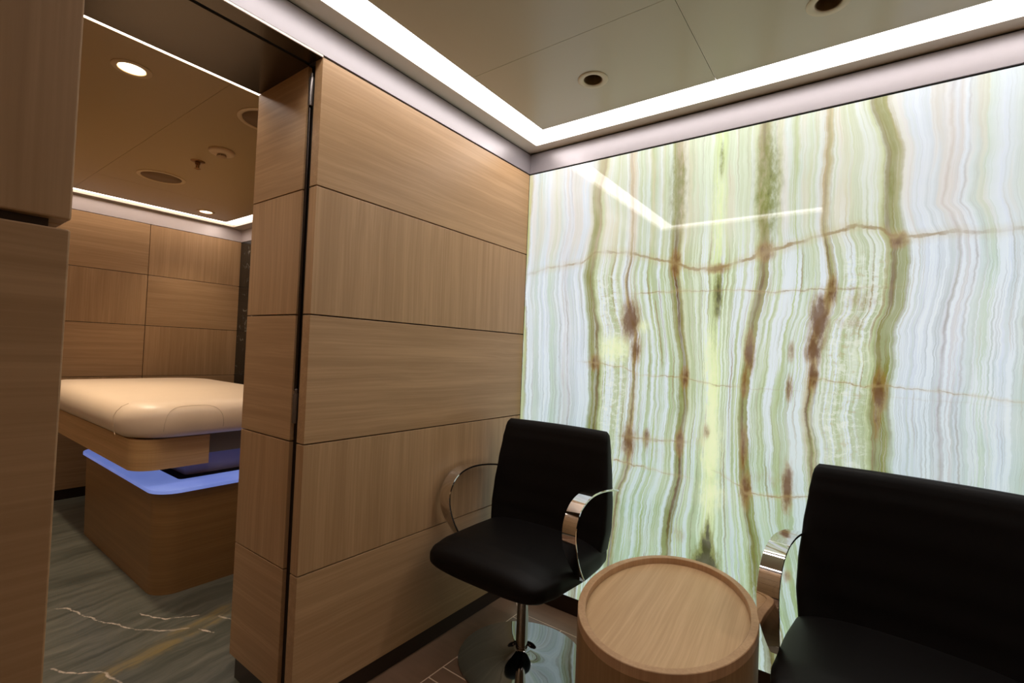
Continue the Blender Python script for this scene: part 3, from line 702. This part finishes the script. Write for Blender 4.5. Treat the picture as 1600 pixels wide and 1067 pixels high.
    o = bpy.data.objects.new('floor', me); COL.objects.link(o); tag(o, kind='structure')
marble_floor()
mb = MB()   # ceiling of the massage room
mb.box(XF - .08, -3.135, YB, YM + .02, CZ, T, 1); mb.box(-.462, -.4, YB, YM + .02, CZ, T, 1); mb.box(-3.135, -.462, -.05, YM + .02, CZ, T, 1); mb.box(-3.135, -.462, YB, -3.13, CZ, T, 1)
mb.box(-3.012, -2.4812, -1.1403, -.165, CZ, T, 0); mb.box(-2.4798, -.638, -1.1403, -.165, CZ, T, 0)
mb.box(-3.012, -2.4812, -3.01, -1.1417, CZ, T, 0); mb.box(-2.4798, -.638, -3.01, -1.1417, CZ, T, 0)
mb.box(XF - .08, -.4, YB, YM + .02, T + .04, T + .06, 2)
mb.build('ceiling', [CEILW, plain('pale_soffit', (176, 164, 148), .4), SEAM], kind='structure')
mb = MB()
mb.box(-3.135, -3.012, -3.13, -.05, LZ, LZ + .01); mb.box(-.638, -.462, -3.13, -.05, CZ + .0015, LZ + .01); mb.box(-3.012, -.638, -.165, -.05, LZ, LZ + .01); mb.box(-3.012, -.638, -3.13, -3.01, LZ, LZ + .01)
mb.build('light_strip', emis('warm_light_diffuser', (255, 240, 226), STRIP_M), label='warm white recessed light channel around the massage room ceiling', cat='ceiling light')

def on_lamp(x, y, label=None, power=SPOT):
    t = empty('recessed_downlight', (x, y, CZ), label, 'ceiling lamp', 'lit recessed lamps in the massage room')
    b = MB(); b.lathe([(.062, 0), (.0625, -.002), (.061, -.0035), (.044, -.0035), (.043, -.0015), (.043, 0)], n=48); b.build('trim_ring', FIXW, t, sharp=50)
    b = MB(); b.lathe([(0, -.001), (.0415, -.001), (.0415, -.0002), (0, -.0002)], n=40); b.build('lens', emis('lit_lamp_lens', (255, 226, 186), 6), t)
    L = lightobj('lamp_beam', 'SPOT', (0, 0, -.012), power, (1, .84, .64), .03, 100, .7); L.parent = t
    return t
on_lamp(-.857, -1.397, 'lit round ceiling lamp nearest the doorway in the massage room')
on_lamp(-2.813, -.395, 'small lit ceiling lamp near the far oak wall of the massage room')
on_lamp(-1.95, -1.42, 'unseen lit ceiling lamp added above the near long side of the massage bed', 66)  # out of view behind the pier, added only to light the bed

def speaker(x, y, label):
    t = empty('ceiling_speaker', (x, y, CZ), label, 'ceiling speaker', 'round speakers in the massage room ceiling')
    b = MB(); b.lathe([(.125, 0), (.1255, -.003), (.122, -.005), (.107, -.005), (.105, -.003), (.105, 0)], n=64); b.build('frame', FIXW, t, sharp=50)
    b = MB(); b.lathe([(0, -.003), (.1045, -.003), (.1045, -.001), (0, -.001)], n=64); b.build('grille', plain('speaker_mesh', (132, 104, 70), .6, noise=.2, nscale=600), t)
speaker(-2.18, -.888, 'round ceiling speaker furthest into the massage room')
speaker(-.83, -.90, 'round ceiling speaker half hidden behind the doorway jamb')
t = empty('smoke_detector', (-1.39, -.866, CZ), 'round white smoke detector on the massage room ceiling beside the sprinkler', 'smoke detector')
b = MB(); b.lathe([(0, 0), (.060, 0), (.062, -.006), (.058, -.014), (.046, -.020), (.040, -.021), (0, -.021)], n=48); hd = b.build('housing', plain('cream_plastic', (228, 200, 160), .45), t, sharp=50)
b = MB()
for k in range(10):
    a = 2 * math.pi * k / 10
    b.box(math.cos(a) * .017 - .003, math.cos(a) * .017 + .003, math.sin(a) * .017 - .003, math.sin(a) * .017 + .003, -.030, -.0215)
b.lathe([(0, -.034), (.022, -.034), (.024, -.0325), (.024, -.0305), (0, -.0305)], n=32); b.lathe([(0, -.0302), (.012, -.0302), (.012, -.0215), (0, -.0215)], n=24, mi=1)
b.build('sensor_cage', [plain('cage_plastic', (190, 160, 122), .5), DARK], t, sharp=50)
t = empty('fire_sprinkler', (-1.675, -.874, CZ), 'small brass fire sprinkler head hanging from the massage room ceiling', 'sprinkler')
SPK = plain('aged_brass', (150, 110, 70), .3, .8)
b = MB(); b.lathe([(0, 0), (.036, 0), (.036, -.002), (.030, -.005), (0, -.005)], n=40); b.build('rosette', SPK, t, sharp=50)
b = MB(); b.lathe([(0, -.0055), (.013, -.0055), (.013, -.018), (.010, -.019), (0, -.019)], n=24)
for s in (-1, 1): b.box(s * .014 - .002, s * .014 + .002, -.003, .003, -.040, -.0185)
b.build('frame', SPK, t, sharp=50)
b = MB(); b.lathe([(0, -.0195), (.0035, -.0195), (.0035, -.0395), (0, -.0395)], n=16); b.build('glass_bulb', plain('bulb_glass', (190, 150, 110), .1), t)
b = MB(); b.lathe([(0, -.0405), (.015, -.0405), (.017, -.042), (.006, -.047), (0, -.047)], n=24); b.build('deflector', SPK, t, sharp=50)

# ------------------------------------------------------------------ massage bed
def make_bed():
    t = empty('massage_bed', (0, 0, 0), 'cream padded massage bed on an oak box base with a blue glowing top', 'massage bed')
    y0, y1 = -1.135, -.36
    b = MB(); P = rrect(-2.42, -1.165, y0, y1, .10, 10)
    b.loft([[(x, y, 0.0) for x, y in [( -1.79 + (px + 1.79) * .985, -.745 + (py + .745) * .98) for px, py in P]], [(x, y, .468) for x, y in P]], smooth=True)
    b.build('base', WOOD_BED, t, sharp=30)
    P = rrect(-2.43, -1.150, y0 - .015, y1 + .015, .105, 10)
    k = NT('glowing_blue_acrylic'); f = k.noise(k.obj(), 4, 2)
    c = k.mix(f, lin((100, 122, 214)), lin((150, 172, 246)))
    k.set(k.b.inputs['Base Color'], c); k.set(k.b.inputs['Emission Color'], c); k.b.inputs['Emission Strength'].default_value = .5; k.b.inputs['Roughness'].default_value = .35
    b = MB(); b.loft([[(x, y, .4685) for x, y in P], [(x, y, .483) for x, y in P], [(x * .9985 - .0027, y * .997 - .0022, .485) for x, y in P]], smooth=True)
    b.build('glowing_top', k.m, t, label='blue-violet glowing top plate', sharp=30)
    b = MB(); b.prism(rrect(-1.85, -1.325, -1.0, -.53, .02, 3), .4855, .488); b.build('column_slot', DARK, t)
    b = MB(); b.prism(rrect(-1.80, -1.38, -.955, -.57, .02, 4), .4885, .60); b.build('lift_column', plain('grey_lavender_metal', (168, 158, 180), .45), t, sharp=40)
    # oak tray: side shell wrapping the near corner, open at the foot end
    z0, z1 = .563, .705
    def shell(sgn):
        ya = -1.205; r = .10; th = .022; out = [(-2.95, ya)]
        for kk in range(11):
            a = math.radians(-90 + 90 * kk / 10); out.append((-1.26 - r + r * math.cos(a), ya + r + r * math.sin(a)))
        out.append((-1.26, -.90))
        inn = [(-1.26 - th, -.90)]
        for kk in range(11):
            a = math.radians(0 - 90 * kk / 10); inn.append((-1.26 - r + (r - th) * math.cos(a), ya + r + (r - th) * math.sin(a)))
        inn.append((-2.95, ya + th)); P = out + inn
        if sgn < 0: P = [(x, -1.5 - y + .0) for x, y in P]
        return P
    for s in (1, -1):
        b = MB(); b.prism(shell(s), z0, z1); b.build('tray_side', WOOD_TR, t)
    b = MB(); b.box(-2.94, -1.32, -1.18, -.32, .6005, .70, 0, .003); b.build('frame', plain('dark_frame_olive', (124, 104, 70), .5), t)
    # cushion
    def outline(off):
        return rrect(-3.02 + off, -1.215 - off, -1.235 + off, -.265 - off, (max(.04, .12 - off), max(.05, .20 - off), max(.05, .20 - off), max(.1, .30 - off)), 14)
    lv = [(.075, .7055), (.055, .709), (.020, .714), (.006, .724), (.0, .740), (-.006, .768), (-.006, .800), (.002, .826), (.018, .848), (.042, .863), (.080, .872), (.14, .876)]
    rings = []
    for off, z in lv:
        r_ = []
        for x, y in outline(off):
            r_.append((x, y, z))
        rings.append(r_)
    b = MB(); b.loft(rings, cap=True)
    cu = b.build('cushion', CREAM, t)
    # stitched seams
    def seam(pts, nm='seam'):
        cd = bpy.data.curves.new(nm, 'CURVE'); cd.dimensions = '3D'; sp = cd.splines.new('POLY'); sp.points.add(len(pts) - 1)
        for q_, p_ in zip(sp.points, pts): q_.co = (*p_, 1)
        cd.bevel_depth = .0010; cd.bevel_resolution = 1
        ob = bpy.data.objects.new(nm, cd); dg = bpy.context.evaluated_depsgraph_get()
        me = bpy.data.meshes.new_from_object(ob); o = bpy.data.objects.new(nm, me); me.materials.append(SEAMC); COL.objects.link(o); o.parent = cu
    def surf(s, z):
        """point on the near end/corner of the cushion: s = y along the end"""
        for (o1, a), (o2, c) in zip(lv, lv[1:]):
            if a <= z <= c: off = o1 + (o2 - o1) * (z - a) / (c - a); break
        else: off = lv[-1][0] if z > .8 else lv[0][0]
        x1 = -1.215 - off; r = max(.05, .20 - off); yc = -1.235 + off + r
        if s >= yc: return (x1 + .0006, s, z)
        d = min(r, yc - s); return (x1 - r + math.sqrt(max(0, r * r - d * d)) + .0006, s, z)
    P = []
    for kk in range(41):
        a = math.pi * kk / 40; c_ = math.cos(a); s_ = math.sin(a)
        P.append(surf(-.985 - .125 * math.copysign(abs(c_) ** .5, c_), .716 + .140 * abs(s_) ** .55))
    seam(P)
    P = [surf(-1.205, z) for z in (.72, .74, .76, .79, .82, .84, .855)]
    seam([(x - .11, y - .018, z) for x, y, z in [(-1.30, -1.224, q) for q in (.72,)]] + [(-1.45, -1.2365, .74), (-1.45, -1.2415, .77), (-1.45, -1.2415, .80), (-1.44, -1.234, .826), (-1.43, -1.218, .848), (-1.42, -1.194, .863)])
WOOD_TR = wood('oak_bed_tray', 'H', base=(206, 164, 112), dark=(180, 138, 88))
WOOD_BED = wood('oak_bed_base', 'H', base=(150, 112, 68), dark=(128, 94, 54), rough=.4)
CREAM = plain('cream_leather', (240, 214, 184), .42, noise=.03, nscale=8)
SEAMC = plain('stitch_thread', (206, 178, 142), .6)
make_bed()
